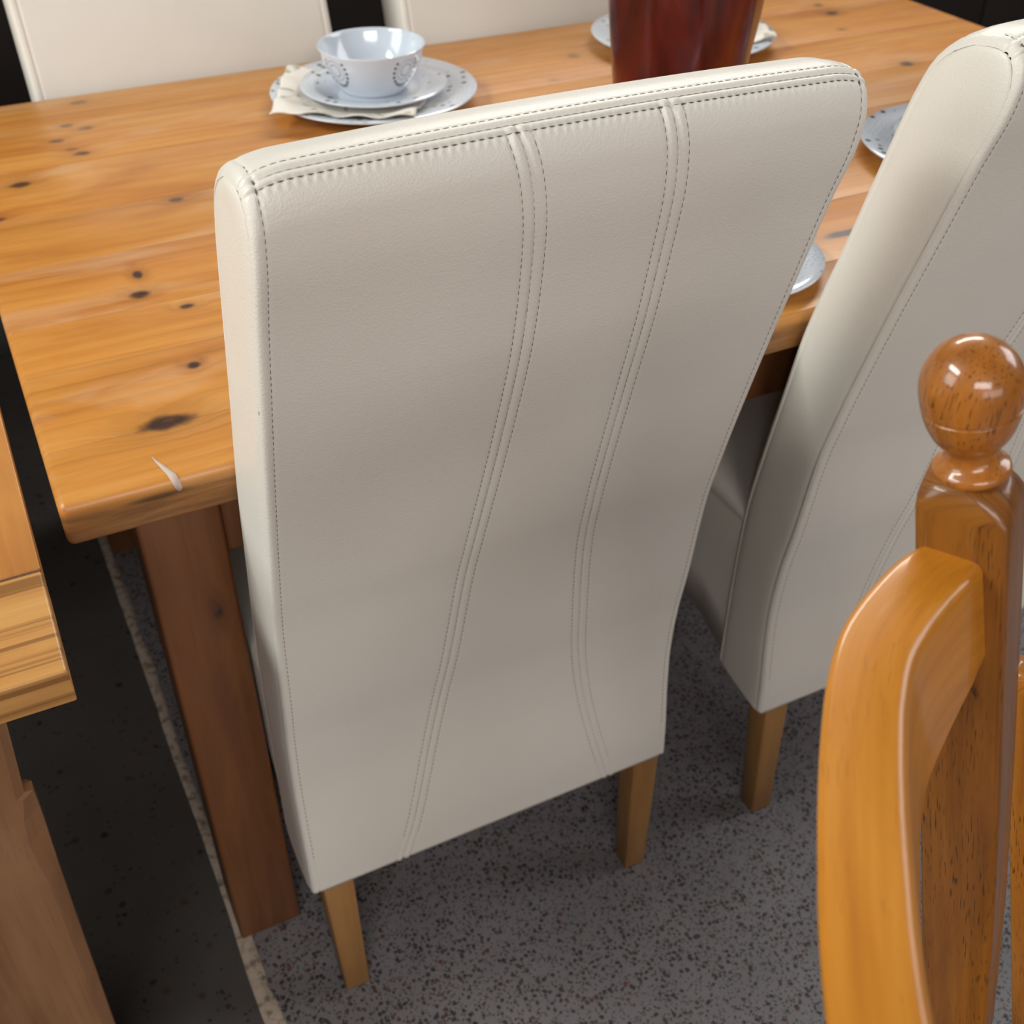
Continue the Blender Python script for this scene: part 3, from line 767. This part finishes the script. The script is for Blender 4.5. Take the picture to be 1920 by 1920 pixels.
# ------------------------------------------------------------------ ball-topped ladder-back chair in the right foreground
def ladder_chair():
    base = Vector((0.44, 0.05, 0))
    t = empty('ladderback_chair', 'glossy honey oak ladderback chair with ball finial, in the right foreground', 'chair', base)
    F = Vector((.788, -.616, 0)); Lr = Vector((-.616, -.788, 0)); W = 0.45
    path = [(.0, -.030), (.22, -.006), (.42, .0)]          # unused hints kept short
    A = [Vector(p) for p in ((.500, .265, 0.0), (.512, .258, .20), (.517, .254, .42), (.513, .257, .480), (.490, .276, .630), (.465, .295, .772), (.4345, .3185, .940), (.4275, .3240, .980), (.4265, .3248, .9845))]
    axis = (Vector((.416, .333, 1.044))-Vector((.432, .320, .956))).normalized()
    def ring(cn, wd, r, th, n=4):
        ca, sa = math.cos(th), math.sin(th)
        return [tuple(cn+Vector((ca*a-sa*b, sa*a+ca*b, 0))-base) for a, b in rect_ring(wd, wd, r, n)]
    th = math.radians(214)
    posts = []
    for k in range(2):
        off = Lr*W*k; thk = th if k == 0 else th-math.radians(0)
        rings = []
        for i, p in enumerate(A):
            wd = (.034, .040, .046, .047, .048, .0485, .0485, .0480, .0470)[i]
            rings.append(ring(p+off, wd, .0035 if i < 8 else .006, thk))
        top = A[-1]+off
        for dz, wd, rr in ((.004, .0455, .010), (.008, .0430, .014), (.011, .0405, .0185), (.012, .037, .0183)):
            rings.append(ring(top+axis*dz, wd, rr, thk))
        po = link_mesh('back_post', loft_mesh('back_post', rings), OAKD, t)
        o = top+axis*.012-base
        Rh = .0250; Rv = .0264; zc = .0512; gz = zc-.0105
        prof = [(.0005, 0), (.0182, .00001), (.0192, .0012), (.0196, .0030), (.0192, .0048), (.0180, .0062), (.0158, .0074), (.0140, .0095), (.0131, .0122), (.0131, .0150), (.0140, .0174)]
        for z in np.r_[np.linspace(.0190, gz-.0022, 14), np.linspace(gz-.0016, gz+.0016, 13), np.linspace(gz+.0022, zc+Rv*.985, 30)]:
            if z < zc:
                q = (zc-z)/(zc-.0166); r = .0098+(Rh-.0098)*math.sqrt(max(0, 1-q**2.0))
            else:
                r = Rh*math.sqrt(max(0, 1-((z-zc)/Rv)**2))
            r -= .0013*math.exp(-((z-gz)/.00055)**2)
            prof.append((r, z))
        for d in (82, 86): prof.append((Rh*math.cos(math.radians(d)), zc+Rv*math.sin(math.radians(d))))
        prof = sorted(prof, key=lambda q: q[1])+[(.0004, zc+Rv)]
        fm = lathe_mesh('ball_finial', prof, 64, o, axis)
        fo = link_mesh('ball_finial', fm, OAKB, po)
    # curved slats; the top one seen in the photograph sets the curve
    cp = np.array([(.432, .3190), (.410, .3120), (.374, .2995), (.3375, .2815), (.3100, .2585), (.2860, .2325), (.2655, .2080), (.2475, .1850), (.2265, .1570), (.2065, .1265), (.192, .098), (.180, .064), (.170, .026), (.160, -.014), (.1545, -.036)])
    sp, ss_ = smooth_poly(cp, 0.008)
    def slat(zt, hend, hmid, shift, nm='back_slat'):
        rings = []; n = len(sp); tg = np.gradient(sp, axis=0); tg /= np.linalg.norm(tg, axis=1)[:, None]
        for i in range(n):
            f = i/(n-1); e = min(f, 1-f)*2
            k = min(1, e/.45); k = k*k*(3-2*k); h = hend+(hmid-hend)*k
            k2 = min(1, e/.18); thick = .026+.012*k2
            nx = Vector((tg[i, 1], -tg[i, 0], 0))           # outer side of the bow
            if nx.dot(F) > 0: nx = -nx
            cn = Vector((sp[i, 0], sp[i, 1], zt))+F*shift
            r = .0055; pts = []
            hb = h/2; hw_ = thick/2
            for a, b in rect_ring(thick, h, r, 4):
                lean = .27*(hb-b)
                pts.append(tuple(cn+nx*a+F*lean+Vector((0, 0, b-hb))-base))
            rings.append(pts)
        return link_mesh(nm, loft_mesh(nm, rings), OAK, t)
    slat(.957, .064, .094, 0.0)
    # seat, front legs, stretchers
    s0 = Vector((.517, .254, .385)); pts = [s0-Lr*.01, s0+Lr*(W+.01), s0+Lr*(W+.02)+F*.33, s0-Lr*.02+F*.33]
    slat(.465, .03, .038, .14)
    rings = []
    cen = sum(pts, Vector())/4
    for dz, sc in ((-.018, .97), (-.014, 1), (.006, 1), (.012, .985), (.014, .95)):
        rings.append([tuple(cen+(q-cen)*sc+Vector((0, 0, dz))-base) for a in range(4) for q in [pts[a].lerp(pts[(a+1) % 4], j/6) for j in range(6)]])
    link_mesh('seat', loft_mesh('seat', rings), OAK, t)
    fl = [pts[2]-Lr*.04-F*.03, pts[3]+Lr*.04-F*.03]
    for q in fl:
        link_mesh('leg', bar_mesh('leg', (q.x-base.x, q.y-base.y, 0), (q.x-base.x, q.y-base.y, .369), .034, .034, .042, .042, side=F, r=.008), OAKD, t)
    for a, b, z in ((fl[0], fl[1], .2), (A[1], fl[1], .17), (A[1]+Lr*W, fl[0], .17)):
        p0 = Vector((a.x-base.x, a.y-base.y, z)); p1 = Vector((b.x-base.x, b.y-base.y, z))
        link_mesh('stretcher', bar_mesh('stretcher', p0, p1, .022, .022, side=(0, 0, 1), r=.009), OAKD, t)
    return t
OAKB = oak('honey_oak_turned', (0.44, 0.160, 0.020), (0.36, 0.120, 0.015), (0.25, 0.078, 0.012), which='Object', vec=(1, 1, 1), dark=0.9, coat=0.8)
def oak_vertical(m):
    # turned pieces: grain runs up the axis, so swap the axes of the object coordinates
    t = m.node_tree
    for nd in t.nodes:
        if nd.type == 'TEX_COORD':
            l = nd.outputs['Object'].links[0]; dst = l.to_socket
            mp = t.nodes.new('ShaderNodeMapping'); mp.inputs['Rotation'].default_value = (0, math.pi/2, 0)
            t.links.new(nd.outputs['Object'], mp.inputs[0]); t.links.new(mp.outputs[0], dst); break
oak_vertical(OAKB)
lc = ladder_chair()
def oak_stand():
    F = Vector((.788, -.616, 0)); top = Vector((.5712, .3435, .7694)); base = top+F*.2045; base.z = 0
    t = empty('wooden_stand', 'leaning oak post at the right edge, behind the ladderback chair', 'stand', base)
    th = math.radians(214); ca, sa = math.cos(th), math.sin(th); rings = []
    for z, wd, r in ((.018, .030, .002), (.10, .030, .002), (.30, .030, .002), (.50, .030, .002), (.70, .030, .002), (.752, .030, .002), (.760, .0285, .004), (.766, .025, .006), (.7694, .018, .006)):
        c = top+F*(.2045*(.7694-z)/.7694); c.z = z
        rings.append([tuple(c+Vector((ca*a-sa*b, sa*a+ca*b, 0))-base) for a, b in rect_ring(wd, wd, r, 3)])
    link_mesh('post', loft_mesh('post', rings), OAKM, t)
    fb = []
    for z, ins in ((0, .004), (.003, 0), (.018, 0), (.022, .004)):
        fb.append([tuple(F*(a-.03)+Vector((.616, .788, 0))*b+Vector((0, 0, z))) for a, b in rect_ring(.20-ins*2, .11-ins*2, .012, 3)])
    link_mesh('foot', loft_mesh('foot', fb), OAKM, t)
OAKM = oak('mid_oak', (0.40, 0.155, 0.020), (0.32, 0.112, 0.014), (0.20, 0.062, 0.009), dark=0.9, coat=0.3)
oak_stand()

# ------------------------------------------------------------------ dark cabinet beyond the far chairs
def cabinet():
    X0, X1, Y0, Y1, H = -0.9, 3.5, 2.72, 3.15, 1.9; c = Vector(((X0+X1)/2, (Y0+Y1)/2, 0))
    t = empty('cabinet', 'very dark brown long wooden cabinet behind the far chairs', 'cabinet', c)
    link_mesh('carcass', box_mesh('carcass', X0-c.x, X1-c.x, Y0+.02-c.y, Y1-c.y, .06, H-.03, .003, 'x'), DARK, t)
    link_mesh('plinth', box_mesh('plinth', X0+.03-c.x, X1-.03-c.x, Y0+.05-c.y, Y1-c.y, 0, .0595, .002, 'x'), DARK, t)
    link_mesh('top', box_mesh('top', X0-.02-c.x, X1+.02-c.x, Y0-.01-c.y, Y1-c.y, H-.0295, H, .004, 'x'), DARK, t)
    n = 8; w = (X1-X0)/n
    for k in range(n):
        a = X0+k*w+.004-c.x
        d = link_mesh('door', box_mesh('door', a, a+w-.008, Y0-c.y, Y0+.0195-c.y, .07, H-.04, .003, 'z'), DARK, t)
        kn = lathe_mesh('knob', [(.0004, 0), (.006, 0), (.006, .012), (.013, .018), (.014, .024), (.009, .029), (.0004, .030)], 18, (a+(w-.05 if k % 2 == 0 else .04), Y0-c.y, .62), (0, -1, 0))
        link_mesh('knob', kn, plain('dull_knob', (.05, .05, .05), .35), d)
cabinet()
